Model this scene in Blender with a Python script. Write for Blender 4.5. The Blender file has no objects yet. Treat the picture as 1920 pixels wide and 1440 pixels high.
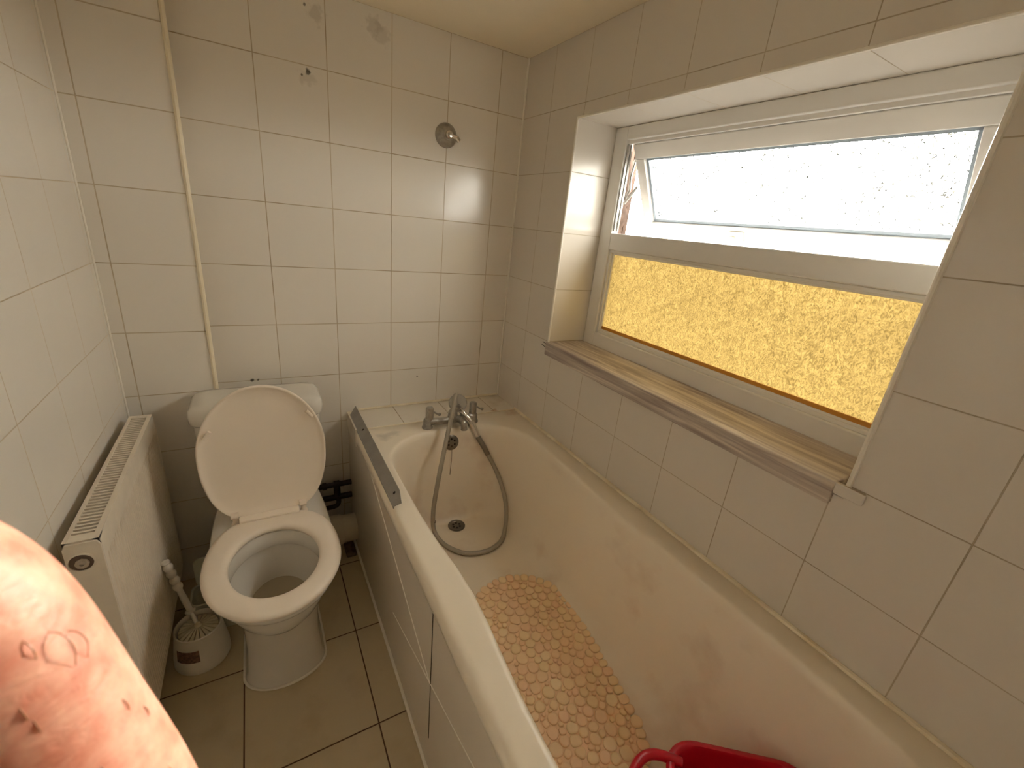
import bpy, bmesh, math, random
from mathutils import Vector, Matrix, Euler
random.seed(7)
S = bpy.context.scene
COL = S.collection
PI = math.pi

# ------------------------------------------------------------------ camera, world, sun, exposure
CAM = Vector((-0.9636, -1.6886, 1.3439))
cd = bpy.data.cameras.new('camera'); cam = bpy.data.objects.new('camera', cd); COL.objects.link(cam)
cam.location = CAM
cam.rotation_euler = Euler((1.2191, -0.0996, -0.5153), 'XYZ')
cd.sensor_width = 36.0; cd.lens = 811.96 / 1920 * 36.0
cd.clip_start = 0.005; cd.clip_end = 200
cd.dof.use_dof = True; cd.dof.focus_distance = 1.6; cd.dof.aperture_fstop = 24
S.camera = cam

SUN_DIR = Vector((0.882, 0.435, 0.185)).normalized()      # towards the sun
w = bpy.data.worlds.new('world'); S.world = w; w.use_nodes = True
nt = w.node_tree; nt.nodes.clear()
def N(t, **k):
    n = nt.nodes.new(t)
    for a, b in k.items(): setattr(n, a, b)
    return n
wo = N('ShaderNodeOutputWorld'); bg = N('ShaderNodeBackground'); tc = N('ShaderNodeTexCoord')
dt = N('ShaderNodeVectorMath', operation='DOT_PRODUCT'); dt.inputs[1].default_value = SUN_DIR
nt.links.new(tc.outputs['Generated'], dt.inputs[0])
mx = N('ShaderNodeMath', operation='MAXIMUM'); mx.inputs[1].default_value = 0.0; nt.links.new(dt.outputs['Value'], mx.inputs[0])
pw = N('ShaderNodeMath', operation='POWER'); pw.inputs[1].default_value = 60.0; nt.links.new(mx.outputs[0], pw.inputs[0])
ma = N('ShaderNodeMath', operation='MULTIPLY_ADD'); ma.inputs[1].default_value = 40.0; ma.inputs[2].default_value = 8.5
nt.links.new(pw.outputs[0], ma.inputs[0])
bg.inputs['Color'].default_value = (1.0, 0.96, 0.89, 1)
# below the horizon: the darker garden and houses opposite
sz = N('ShaderNodeSeparateXYZ'); nt.links.new(tc.outputs['Generated'], sz.inputs[0])
gm = N('ShaderNodeMapRange'); gm.inputs[1].default_value = -0.12; gm.inputs[2].default_value = 0.02; gm.inputs[3].default_value = 0.05; gm.inputs[4].default_value = 1.0
nt.links.new(sz.outputs['Z'], gm.inputs[0])
gx = N('ShaderNodeMath', operation='MULTIPLY'); nt.links.new(ma.outputs[0], gx.inputs[0]); nt.links.new(gm.outputs[0], gx.inputs[1])
# the half of the sky behind the house, away from the sun, is dimmer
bm_ = N('ShaderNodeMapRange'); bm_.inputs[1].default_value = -0.25; bm_.inputs[2].default_value = 0.3; bm_.inputs[3].default_value = 0.08; bm_.inputs[4].default_value = 1.0
nt.links.new(sz.outputs['X'], bm_.inputs[0])
gy = N('ShaderNodeMath', operation='MULTIPLY'); nt.links.new(gx.outputs[0], gy.inputs[0]); nt.links.new(bm_.outputs[0], gy.inputs[1])
nt.links.new(gy.outputs[0], bg.inputs['Strength']); nt.links.new(bg.outputs[0], wo.inputs['Surface'])

sd = bpy.data.lights.new('sun', 'SUN'); sun = bpy.data.objects.new('sun', sd); COL.objects.link(sun)
sd.energy = 2.4; sd.angle = 0.012; sd.color = (1.0, 0.86, 0.68)
sun.rotation_euler = SUN_DIR.to_track_quat('Z', 'Y').to_euler(); sun.location = (3, 0, 3)

S.view_settings.view_transform = 'Standard'; S.view_settings.look = 'None'
S.view_settings.exposure = 1.78; S.view_settings.gamma = 1.0; S.view_settings.use_curve_mapping = False
S.cycles.max_bounces = 14; S.cycles.diffuse_bounces = 9; S.cycles.glossy_bounces = 4
S.cycles.transparent_max_bounces = 16; S.cycles.use_denoising = True
S.cycles.caustics_reflective = False

# ------------------------------------------------------------------ materials
MATS = {}
def L(nt, a, b): nt.links.new(a, b)
def mat(name, col, rough=0.5, metal=0.0, spec=0.5, noise=0.0, nscale=20.0, bump=0.0, bscale=60.0, dark=None, sub=0.0, coat=0.0, stretch=None):
    if name in MATS: return MATS[name]
    m = bpy.data.materials.new(name); m.use_nodes = True; t = m.node_tree; b = t.nodes['Principled BSDF']
    b.inputs['Base Color'].default_value = (*col, 1); b.inputs['Roughness'].default_value = rough
    b.inputs['Metallic'].default_value = metal; b.inputs['Specular IOR Level'].default_value = spec
    b.inputs['Coat Weight'].default_value = coat
    if sub: b.inputs['Subsurface Weight'].default_value = sub; b.inputs['Subsurface Radius'].default_value = (0.01, 0.004, 0.002); b.inputs['Subsurface Scale'].default_value = 0.5
    c = t.nodes.new('ShaderNodeTexCoord'); vec = c.outputs['Object']
    if stretch:
        mp = t.nodes.new('ShaderNodeMapping'); mp.inputs['Scale'].default_value = stretch; L(t, vec, mp.inputs[0]); vec = mp.outputs[0]
    if noise or dark:
        n = t.nodes.new('ShaderNodeTexNoise'); n.inputs['Scale'].default_value = nscale; n.inputs['Detail'].default_value = 6; L(t, vec, n.inputs['Vector'])
        r = t.nodes.new('ShaderNodeValToRGB'); L(t, n.outputs['Fac'], r.inputs[0])
        d = dark or tuple(x * (1 - noise) for x in col)
        r.color_ramp.elements[0].position = 0.35; r.color_ramp.elements[0].color = (*d, 1)
        r.color_ramp.elements[1].position = 0.62; r.color_ramp.elements[1].color = (*col, 1)
        L(t, r.outputs[0], b.inputs['Base Color'])
    if bump:
        n = t.nodes.new('ShaderNodeTexNoise'); n.inputs['Scale'].default_value = bscale; n.inputs['Detail'].default_value = 4; L(t, vec, n.inputs['Vector'])
        bp = t.nodes.new('ShaderNodeBump'); bp.inputs['Strength'].default_value = bump; bp.inputs['Distance'].default_value = 0.001
        L(t, n.outputs['Fac'], bp.inputs['Height']); L(t, bp.outputs[0], b.inputs['Normal'])
    MATS[name] = m; return m

def tile_mat(name, u, v, u0, v0, size, c1, c2, grout, mortar=0.0016, rough=0.18, spots=(), dirt=0.0):
    """square tiles on the plane of axes u, v ('X','Y','Z'); grout lines at u0 + k*size, v0 + k*size"""
    m = bpy.data.materials.new(name); m.use_nodes = True; t = m.node_tree; b = t.nodes['Principled BSDF']
    g = t.nodes.new('ShaderNodeNewGeometry'); s = t.nodes.new('ShaderNodeSeparateXYZ'); L(t, g.outputs['Position'], s.inputs[0])
    cx = t.nodes.new('ShaderNodeCombineXYZ')
    for i, (ax, o) in enumerate(((u, u0), (v, v0))):
        su = t.nodes.new('ShaderNodeMath'); su.operation = 'SUBTRACT'; su.inputs[1].default_value = o - size[i] * 20
        L(t, s.outputs[ax], su.inputs[0]); L(t, su.outputs[0], cx.inputs[i])
    br = t.nodes.new('ShaderNodeTexBrick'); br.offset = 0.0; br.squash = 1.0; br.offset_frequency = 1; br.squash_frequency = 1
    br.inputs['Scale'].default_value = 1.0; br.inputs['Mortar Size'].default_value = mortar; br.inputs['Mortar Smooth'].default_value = 0.3
    br.inputs['Brick Width'].default_value = size[0]; br.inputs['Row Height'].default_value = size[1]; br.inputs['Bias'].default_value = 0.0
    br.inputs['Color1'].default_value = (*c1, 1); br.inputs['Color2'].default_value = (*c2, 1)
    L(t, cx.outputs[0], br.inputs['Vector'])
    # grout, cleaner in places and mouldier in others
    n = t.nodes.new('ShaderNodeTexNoise'); n.inputs['Scale'].default_value = 5.0; n.inputs['Detail'].default_value = 8; L(t, g.outputs['Position'], n.inputs['Vector'])
    gr = t.nodes.new('ShaderNodeValToRGB'); gr.color_ramp.elements[0].position = 0.36; gr.color_ramp.elements[0].color = (grout[0]*0.72, grout[1]*0.68, grout[2]*0.62, 1)
    gr.color_ramp.elements[1].position = 0.6; gr.color_ramp.elements[1].color = (*grout, 1)
    L(t, n.outputs['Fac'], gr.inputs[0]); L(t, gr.outputs[0], br.inputs['Mortar'])
    out = br.outputs['Color']
    if dirt:
        n2 = t.nodes.new('ShaderNodeTexNoise'); n2.inputs['Scale'].default_value = 9.0; n2.inputs['Detail'].default_value = 10; L(t, g.outputs['Position'], n2.inputs['Vector'])
        mr = t.nodes.new('ShaderNodeMapRange'); mr.inputs[1].default_value = 0.52; mr.inputs[2].default_value = 0.75; mr.inputs[4].default_value = dirt; L(t, n2.outputs['Fac'], mr.inputs[0])
        mm = t.nodes.new('ShaderNodeMix'); mm.data_type = 'RGBA'; L(t, mr.outputs[0], mm.inputs[0]); L(t, out, mm.inputs[6]); mm.inputs[7].default_value = (c1[0]*0.6, c1[1]*0.5, c1[2]*0.36, 1)
        out = mm.outputs[2]
    for (px, py, pz, rad, dc, amt) in spots:       # old fixing holes, filler smears, mould
        vs = t.nodes.new('ShaderNodeVectorMath'); vs.operation = 'DISTANCE'; vs.inputs[1].default_value = (px, py, pz)
        nn = t.nodes.new('ShaderNodeTexNoise'); nn.inputs['Scale'].default_value = 45.0; nn.inputs['Detail'].default_value = 5; L(t, g.outputs['Position'], nn.inputs['Vector'])
        va = t.nodes.new('ShaderNodeVectorMath'); va.operation = 'MULTIPLY_ADD'; va.inputs[1].default_value = (rad*2.2,)*3
        L(t, nn.outputs['Color'], va.inputs[0]); L(t, g.outputs['Position'], va.inputs[2])
        vv = t.nodes.new('ShaderNodeVectorMath'); vv.operation = 'SUBTRACT'; vv.inputs[1].default_value = (rad*1.1,)*3; L(t, va.outputs[0], vv.inputs[0]); L(t, vv.outputs[0], vs.inputs[0])
        mr = t.nodes.new('ShaderNodeMapRange'); mr.inputs[1].default_value = rad; mr.inputs[2].default_value = rad*0.6; mr.inputs[3].default_value = 0; mr.inputs[4].default_value = amt; L(t, vs.outputs['Value'], mr.inputs[0])
        mm = t.nodes.new('ShaderNodeMix'); mm.data_type = 'RGBA'; L(t, mr.outputs[0], mm.inputs[0]); L(t, out, mm.inputs[6]); mm.inputs[7].default_value = (*dc, 1)
        out = mm.outputs[2]
    L(t, out, b.inputs['Base Color'])
    ro = t.nodes.new('ShaderNodeMapRange'); ro.inputs[3].default_value = rough; ro.inputs[4].default_value = 0.8; L(t, br.outputs['Fac'], ro.inputs[0]); L(t, ro.outputs[0], b.inputs['Roughness'])
    inv = t.nodes.new('ShaderNodeMath'); inv.operation = 'SUBTRACT'; inv.inputs[0].default_value = 1.0; L(t, br.outputs['Fac'], inv.inputs[1])
    n3 = t.nodes.new('ShaderNodeTexNoise'); n3.inputs['Scale'].default_value = 7.0; L(t, g.outputs['Position'], n3.inputs['Vector'])
    ad = t.nodes.new('ShaderNodeMath'); ad.operation = 'MULTIPLY_ADD'; ad.inputs[1].default_value = 0.8; L(t, n3.outputs['Fac'], ad.inputs[0]); L(t, inv.outputs[0], ad.inputs[2])
    bp = t.nodes.new('ShaderNodeBump'); bp.inputs['Strength'].default_value = 0.6; bp.inputs['Distance'].default_value = 0.0012
    L(t, ad.outputs[0], bp.inputs['Height']); L(t, bp.outputs[0], b.inputs['Normal'])
    return m

T = 0.1995
Z0 = 1.9335
TC1, TC2 = (0.80, 0.765, 0.705), (0.785, 0.75, 0.69)
GR = (0.58, 0.50, 0.38)
HOLE = (0.05, 0.04, 0.03); FILL = (0.42, 0.38, 0.32)
M_back = tile_mat('tiles_back', 'X', 'Z', -0.913, Z0, (0.2, T), TC1, TC2, GR, spots=[
    (-0.768, 0, 1.719, 0.010, HOLE, 0.9), (-0.785, 0, 1.708, 0.004, HOLE, 0.9), (-0.772, 0, 1.70, 0.025, FILL, 0.30),
    (-0.769, 0, 1.885, 0.005, HOLE, 0.7), (-0.738, 0, 1.87, 0.03, FILL, 0.35), (-0.57, 0, 1.885, 0.03, FILL, 0.35), (-0.545, 0, 1.868, 0.03, FILL, 0.3),
    (-1.005, 0, 0.738, 0.007, HOLE, 0.9), (-0.985, 0, 0.7385, 0.005, HOLE, 0.8), (-0.40, 0, 0.70, 0.004, HOLE, 0.7)])
M_box = tile_mat('tiles_boxing', 'X', 'Z', -1.3056, Z0, (0.2, T), TC1, TC2, GR, mortar=0.0017)
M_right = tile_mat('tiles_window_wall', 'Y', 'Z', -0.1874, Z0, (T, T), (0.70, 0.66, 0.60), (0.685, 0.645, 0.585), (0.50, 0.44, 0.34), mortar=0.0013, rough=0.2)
M_left = tile_mat('tiles_left', 'Y', 'Z', -0.2961, Z0, (T, T), TC1, TC2, GR, mortar=0.0013, rough=0.16)
M_front = tile_mat('tiles_front', 'X', 'Z', -0.913, Z0, (0.2, T), TC1, TC2, GR)
M_floor = tile_mat('floor_tiles', 'X', 'Y', -0.772, -0.537, (0.3245, 0.3245), (0.58, 0.49, 0.335), (0.56, 0.475, 0.32), (0.10, 0.055, 0.035), mortar=0.0022, rough=0.3, dirt=0.35)
M_ledge = tile_mat('ledge_tiles', 'X', 'Y', -0.505, -0.19, (0.2, 0.3), (0.78, 0.73, 0.64), (0.76, 0.71, 0.62), (0.36, 0.28, 0.18), mortar=0.0016, rough=0.25, dirt=0.5,
                    spots=[(-0.10, -0.165, 0.575, 0.02, (0.45, 0.2, 0.06), 0.5)])
M_ceil = mat('ceiling_paint', (0.88, 0.80, 0.64), 0.9, noise=0.06, nscale=3, bump=0.3, bscale=40)
M_upvc = mat('white_upvc', (0.80, 0.79, 0.76), 0.28, noise=0.03, nscale=6)
M_ext = mat('brown_render', (0.14, 0.09, 0.065), 0.95, bump=1.0, bscale=30, noise=0.4, nscale=40)
M_trim = mat('cream_trim', (0.84, 0.77, 0.60), 0.35)
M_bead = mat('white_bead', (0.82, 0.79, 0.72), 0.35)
M_sil = mat('silicone', (0.84, 0.77, 0.62), 0.35, dark=(0.72, 0.62, 0.44), nscale=14)
M_enamel = mat('toilet_ceramic', (0.72, 0.69, 0.63), 0.12, noise=0.04, nscale=5)
M_seat = mat('toilet_seat_plastic', (0.86, 0.775, 0.67), 0.3, noise=0.03, nscale=5)
M_rad = mat('radiator_paint', (0.78, 0.71, 0.60), 0.35, noise=0.06, nscale=30)
M_chrome = mat('chrome', (0.78, 0.76, 0.72), 0.12, metal=1.0)
M_dull = mat('dull_chrome', (0.46, 0.44, 0.40), 0.32, metal=0.85, noise=0.3, nscale=60)
M_hose = mat('hose_steel', (0.42, 0.39, 0.33), 0.38, metal=0.7)
M_waste = mat('stained_waste_metal', (0.20, 0.175, 0.145), 0.35, metal=0.6)
M_hole = mat('dark_hole', (0.015, 0.012, 0.01), 0.8)
M_pipe = mat('dark_pipe', (0.035, 0.028, 0.026), 0.6, noise=0.4)
M_soil = mat('soil_plastic', (0.62, 0.56, 0.45), 0.4)
M_alu = mat('grey_metal_strip', (0.33, 0.32, 0.30), 0.45, metal=0.3, noise=0.12, nscale=18)
M_white = mat('white_plastic', (0.78, 0.74, 0.66), 0.35)
M_bin = mat('grey_green_plastic', (0.66, 0.67, 0.58), 0.4)
M_red = mat('red_plastic', (0.52, 0.004, 0.02), 0.3, sub=0.0)
M_panel = mat('bath_panel_plastic', (0.76, 0.695, 0.60), 0.22, noise=0.04, nscale=4)

def bath_mat():
    m = bpy.data.materials.new('bath_acrylic'); m.use_nodes = True; t = m.node_tree; b = t.nodes['Principled BSDF']
    g = t.nodes.new('ShaderNodeNewGeometry')
    n = t.nodes.new('ShaderNodeTexNoise'); n.inputs['Scale'].default_value = 6.5; n.inputs['Detail'].default_value = 5; L(t, g.outputs['Position'], n.inputs['Vector'])
    mr = t.nodes.new('ShaderNodeMapRange'); mr.inputs[1].default_value = 0.56; mr.inputs[2].default_value = 0.74; mr.inputs[4].default_value = 0.42; L(t, n.outputs['Fac'], mr.inputs[0])
    s = t.nodes.new('ShaderNodeSeparateXYZ'); L(t, g.outputs['Position'], s.inputs[0])
    zm = t.nodes.new('ShaderNodeMapRange'); zm.inputs[1].default_value = 0.555; zm.inputs[2].default_value = 0.52; L(t, s.outputs['Z'], zm.inputs[0])
    ml = t.nodes.new('ShaderNodeMath'); ml.operation = 'MULTIPLY'; L(t, mr.outputs[0], ml.inputs[0]); L(t, zm.outputs[0], ml.inputs[1])
    mm = t.nodes.new('ShaderNodeMix'); mm.data_type = 'RGBA'; L(t, ml.outputs[0], mm.inputs[0]); mm.inputs[6].default_value = (0.84, 0.765, 0.64, 1); mm.inputs[7].default_value = (0.56, 0.38, 0.26, 1)
    out = mm.outputs[2]
    for (p, rad, c, a) in (((-0.03, -0.20, 0.571), 0.045, (0.50, 0.27, 0.12), 0.45), ((-0.60, -0.25, 0.571), 0.035, (0.42, 0.38, 0.32), 0.5), ((-0.56, -0.24, 0.571), 0.03, (0.42, 0.38, 0.32), 0.45)):
        nn = t.nodes.new('ShaderNodeTexNoise'); nn.inputs['Scale'].default_value = 30; nn.inputs['Detail'].default_value = 6; L(t, g.outputs['Position'], nn.inputs['Vector'])
        va = t.nodes.new('ShaderNodeVectorMath'); va.operation = 'MULTIPLY_ADD'; va.inputs[1].default_value = (rad*2,)*3; L(t, nn.outputs['Color'], va.inputs[0]); L(t, g.outputs['Position'], va.inputs[2])
        vd = t.nodes.new('ShaderNodeVectorMath'); vd.operation = 'DISTANCE'; vd.inputs[1].default_value = tuple(x + rad for x in p); L(t, va.outputs[0], vd.inputs[0])
        m2 = t.nodes.new('ShaderNodeMapRange'); m2.inputs[1].default_value = rad; m2.inputs[2].default_value = rad*0.3; m2.inputs[4].default_value = a; L(t, vd.outputs['Value'], m2.inputs[0])
        mm = t.nodes.new('ShaderNodeMix'); mm.data_type = 'RGBA'; L(t, m2.outputs[0], mm.inputs[0]); L(t, out, mm.inputs[6]); mm.inputs[7].default_value = (*c, 1); out = mm.outputs[2]
    L(t, out, b.inputs['Base Color']); b.inputs['Roughness'].default_value = 0.28
    return m
M_bath = bath_mat()

def wood_mat():
    m = bpy.data.materials.new('wood_effect_foil'); m.use_nodes = True; t = m.node_tree; b = t.nodes['Principled BSDF']
    g = t.nodes.new('ShaderNodeNewGeometry'); mp = t.nodes.new('ShaderNodeMapping'); mp.inputs['Scale'].default_value = (28, 2.2, 45); L(t, g.outputs['Position'], mp.inputs[0])
    n = t.nodes.new('ShaderNodeTexNoise'); n.inputs['Scale'].default_value = 1.6; n.inputs['Detail'].default_value = 9; n.inputs['Distortion'].default_value = 0.6; L(t, mp.outputs[0], n.inputs['Vector'])
    r = t.nodes.new('ShaderNodeValToRGB'); L(t, n.outputs['Fac'], r.inputs[0])
    e = r.color_ramp.elements; e[0].position = 0.32; e[0].color = (0.30, 0.24, 0.22, 1); e[1].position = 0.66; e[1].color = (0.68, 0.61, 0.53, 1)
    x = e.new(0.48); x.color = (0.46, 0.395, 0.35, 1)
    L(t, r.outputs[0], b.inputs['Base Color']); b.inputs['Roughness'].default_value = 0.5
    return m
M_wood = wood_mat()

def glass_mat(name, c_lo, c_hi, transl, tcol, scale, stretch, bumpd=0.0015, thr=(0.35, 0.6)):
    """patterned obscure glass: part of the light goes straight on, part is scattered; the pressed pattern is thicker and thinner glass"""
    m = bpy.data.materials.new(name); m.use_nodes = True; t = m.node_tree; t.nodes.remove(t.nodes['Principled BSDF'])
    o = t.nodes['Material Output']
    g = t.nodes.new('ShaderNodeNewGeometry'); mp = t.nodes.new('ShaderNodeMapping'); mp.inputs['Scale'].default_value = stretch; L(t, g.outputs['Position'], mp.inputs[0])
    n = t.nodes.new('ShaderNodeTexNoise'); n.inputs['Scale'].default_value = scale; n.inputs['Detail'].default_value = 3; n.inputs['Distortion'].default_value = 2.2; L(t, mp.outputs[0], n.inputs['Vector'])
    r = t.nodes.new('ShaderNodeValToRGB'); L(t, n.outputs['Fac'], r.inputs[0]); e = r.color_ramp.elements
    e[0].position = thr[0]; e[0].color = (*c_lo, 1); e[1].position = thr[1]; e[1].color = (*c_hi, 1)
    tr = t.nodes.new('ShaderNodeBsdfTransparent'); L(t, r.outputs[0], tr.inputs[0])
    tl = t.nodes.new('ShaderNodeBsdfTranslucent')
    mc = t.nodes.new('ShaderNodeMix'); mc.data_type = 'RGBA'; mc.blend_type = 'MULTIPLY'; mc.inputs[0].default_value = 1.0; mc.inputs[6].default_value = (*tcol, 1)
    r2 = t.nodes.new('ShaderNodeMapRange'); r2.inputs[1].default_value = thr[0]; r2.inputs[2].default_value = thr[1]; r2.inputs[3].default_value = 0.55; r2.inputs[4].default_value = 1.0
    L(t, n.outputs['Fac'], r2.inputs[0]); L(t, r2.outputs[0], mc.inputs[7]); L(t, mc.outputs[2], tl.inputs[0])
    bp = t.nodes.new('ShaderNodeBump'); bp.inputs['Strength'].default_value = 0.8; bp.inputs['Distance'].default_value = bumpd; L(t, n.outputs['Fac'], bp.inputs['Height'])
    L(t, bp.outputs[0], tl.inputs['Normal'])
    a = t.nodes.new('ShaderNodeMixShader'); a.inputs[0].default_value = transl; L(t, tr.outputs[0], a.inputs[1]); L(t, tl.outputs[0], a.inputs[2])
    gl = t.nodes.new('ShaderNodeBsdfGlossy'); gl.inputs['Roughness'].default_value = 0.12; L(t, bp.outputs[0], gl.inputs['Normal'])
    b = t.nodes.new('ShaderNodeMixShader'); b.inputs[0].default_value = 0.05; L(t, a.outputs[0], b.inputs[1]); L(t, gl.outputs[0], b.inputs[2])
    L(t, b.outputs[0], o.inputs['Surface']); return m
M_amber = glass_mat('amber_patterned_glass', (0.105, 0.078, 0.032), (0.225, 0.192, 0.112), 0.5, (0.36, 0.298, 0.166), 105, (1, 1.15, 0.8))
M_frost = glass_mat('clear_patterned_glass', (0.006, 0.006, 0.005), (0.90, 0.90, 0.88), 0.025, (0.9, 0.9, 0.88), 110, (1, 1, 1), thr=(0.41, 0.45))

# ------------------------------------------------------------------ mesh helpers
def put(name, bm, m, parent=None, smooth=True, bevel=0.0, segs=2, sharp=40, recalc=True):
    if recalc: bmesh.ops.recalc_face_normals(bm, faces=bm.faces)
    me = bpy.data.meshes.new(name); bm.to_mesh(me); bm.free()
    o = bpy.data.objects.new(name, me); COL.objects.link(o)
    me.materials.append(m)
    if smooth:
        for p in me.polygons: p.use_smooth = True
        try: me.set_sharp_from_angle(angle=math.radians(sharp))
        except Exception: pass
    if bevel:
        b = o.modifiers.new('bevel', 'BEVEL'); b.width = bevel; b.segments = segs; b.limit_method = 'ANGLE'; b.angle_limit = math.radians(30); b.harden_normals = True
    if parent:
        o.parent = parent; o.matrix_parent_inverse = Matrix.Translation(parent.location).inverted()
    return o
def thing(name, label, cat, loc=(0, 0, 0), group=None):
    o = bpy.data.objects.new(name, None); COL.objects.link(o); o.location = loc; o.empty_display_size = 0.05
    o['label'] = label; o['category'] = cat
    if group: o['group'] = group
    return o
def tag(o, label, cat, group=None):
    o['label'] = label; o['category'] = cat
    if group: o['group'] = group
    return o
def struct(o, label=None):
    o['kind'] = 'structure'
    if label: o['label'] = label
    return o
def box(bm, x0, x1, y0, y1, z0, z1):
    vs = [bm.verts.new(p) for p in ((x0,y0,z0),(x1,y0,z0),(x1,y1,z0),(x0,y1,z0),(x0,y0,z1),(x1,y0,z1),(x1,y1,z1),(x0,y1,z1))]
    for f in ((0,3,2,1),(4,5,6,7),(0,1,5,4),(1,2,6,5),(2,3,7,6),(3,0,4,7)): bm.faces.new([vs[i] for i in f])
    return vs
def B(*boxes):
    bm = bmesh.new()
    for b in boxes: box(bm, *b)
    return bm
def loft(bm, rings, cap0=False, cap1=False, closed=True):
    R = [[bm.verts.new(p) for p in r] for r in rings]
    n = len(R[0])
    for a, b in zip(R, R[1:]):
        for i in range(n if closed else n - 1):
            j = (i + 1) % n
            bm.faces.new((a[i], a[j], b[j], b[i]))
    if cap0: bm.faces.new(list(reversed(R[0])))
    if cap1: bm.faces.new(R[-1])
    return R
def catmull(P, k=8):
    P = [Vector(p) for p in P]; out = []
    for i in range(len(P) - 1):
        a = P[max(i-1, 0)]; b = P[i]; c = P[i+1]; d = P[min(i+2, len(P)-1)]
        for s in range(k):
            t = s / k
            out.append(0.5 * ((2*b) + (c-a)*t + (2*a-5*b+4*c-d)*t*t + (-a+3*b-3*c+d)*t**3))
    out.append(P[-1]); return out
def tube(bm, pts, r, n=10, caps=True):
    pts = [Vector(p) for p in pts]; rr = r if isinstance(r, (list, tuple)) else [r] * len(pts)
    t0 = (pts[1] - pts[0]).normalized(); up = Vector((0, 0, 1)) if abs(t0.z) < 0.9 else Vector((1, 0, 0))
    nrm = t0.cross(up).normalized(); rings = []
    for i, p in enumerate(pts):
        t = ((pts[min(i+1, len(pts)-1)] - pts[max(i-1, 0)])).normalized()
        nrm = (nrm - t * nrm.dot(t)).normalized(); bi = t.cross(nrm)
        rings.append([p + (nrm * math.cos(2*PI*k/n) + bi * math.sin(2*PI*k/n)) * rr[i] for k in range(n)])
    return loft(bm, rings, caps, caps)
def lathe(bm, prof, org, axis=(0, 0, 1), n=32, cap0=True, cap1=True):
    """prof: (radius, height) along axis from org"""
    ax = Vector(axis).normalized(); q = Vector((0, 0, 1)).rotation_difference(ax); org = Vector(org)
    rings = [[org + q @ Vector((r*math.cos(2*PI*k/n), r*math.sin(2*PI*k/n), h)) for k in range(n)] for r, h in prof]
    return loft(bm, rings, cap0, cap1)
def rrect(x0, x1, y0, y1, r, z, nc=10, m=8):
    """counter-clockwise rounded rectangle with m points per side"""
    P = []; cs = [((x1-r), (y0+r), -90), ((x1-r), (y1-r), 0), ((x0+r), (y1-r), 90), ((x0+r), (y0+r), 180)]
    for i, (cx, cy, a0) in enumerate(cs):
        for k in range(nc + 1):
            a = math.radians(a0 + 90*k/nc); P.append((cx + r*math.cos(a), cy + r*math.sin(a), z))
        nx = cs[(i+1) % 4]; a = math.radians(nx[2]); q = (nx[0] + r*math.cos(a), nx[1] + r*math.sin(a)); p = P[-1]
        for k in range(1, m): P.append((p[0] + (q[0]-p[0])*k/m, p[1] + (q[1]-p[1])*k/m, z))
    return P

# ------------------------------------------------------------------ the room
LX, FY, CZ = -1.3417, -2.15, 1.9332
WY0, WY1, WZ0, WZ1, WX = -1.405, -0.358, 0.905, 1.694, 0.17      # window opening in the right wall
struct(put('floor', B((LX-0.1, 0.3, FY-0.1, 0.1, -0.1, 0.0)), M_floor, smooth=False), 'square beige floor tiles with dark grout')
struct(put('ceiling', B((LX-0.1, 0.3, FY-0.1, 0.1, CZ, CZ+0.1)), M_ceil, smooth=False), 'plain cream painted ceiling')
struct(put('wall_back', B((LX-0.1, 0.3, 0.0, 0.1, 0, CZ)), M_back, smooth=False), 'white square tiles on the end wall behind the toilet and taps')
struct(put('wall_left', B((LX-0.1, LX, FY, 0.0, 0, CZ)), M_left, smooth=False), 'white tiled wall behind the radiator')
struct(put('wall_front', B((LX-0.1, 0.3, FY-0.1, FY, 0, CZ)), M_front, smooth=False), 'white tiled wall facing the toilet')
struct(put('wall_boxing', B((LX, -1.1056, -0.0697, 0.0, 0, CZ)), M_box, smooth=False), 'shallow tiled boxing that steps forward left of the cistern')
bm = B((0, 0.245, FY, WY0, 0, CZ), (0, 0.245, WY1, 0.0, 0, CZ), (0, 0.245, WY0, WY1, 0, WZ0), (0, 0.245, WY0, WY1, WZ1, CZ))
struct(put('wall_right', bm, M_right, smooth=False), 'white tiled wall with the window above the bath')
# brown outer reveal of the masonry seen past the open sash
bm = bmesh.new(); rnd = random.Random(11)
for ya, yb in ((-0.398, -0.350), (-1.382, -1.412)):
    lo = []
    for k in range(34):
        z = 0.93 + k*0.0235; j = rnd.uniform(-0.005, 0.006)*(1 if ya > yb else -1) if False else rnd.uniform(-0.006, 0.005)
        lo.append([(0.204, ya + j*0.4, z), (0.225, ya + j, z), (0.252, ya + j*1.2 + 0.006*(1 if yb > ya else -1), z), (0.252, yb, z), (0.204, yb, z)])
    loft(bm, lo, True, True)
struct(put('trim_1', bm, M_ext), 'rough brown outer edge of the wall beside the open sash')
bm = B((0.245, 0.262, FY, -1.385, -0.1, CZ + 0.1), (0.245, 0.262, -0.395, 0.1, -0.1, CZ + 0.1), (0.245, 0.262, -1.385, -0.395, -0.1, WZ0 + 0.02), (0.245, 0.262, -1.385, -0.395, 1.672, CZ + 0.1))
struct(put('wall_exterior', bm, M_ext, smooth=False), 'brown outside face of the window wall')
def bead(name, pts, r, m, label):
    bm = bmesh.new(); tube(bm, pts, r, 8); return struct(put(name, bm, m), label)
bead('trim_2', [(-1.1056, -0.0697, 0), (-1.1056, -0.0697, CZ)], 0.0065, M_trim, 'cream plastic strip on the corner of the boxing')
bead('trim_3', [(0.0, WY1, 0.93), (0.0, WY1, WZ1), (0.0, WY1 - 0.001, WZ1)], 0.004, M_bead, 'thin strip up the left edge of the window recess')
bead('trim_4', [(0.0, WY1, WZ1), (0.0, WY0, WZ1)], 0.004, M_bead, 'thin strip along the top edge of the window recess')
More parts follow.
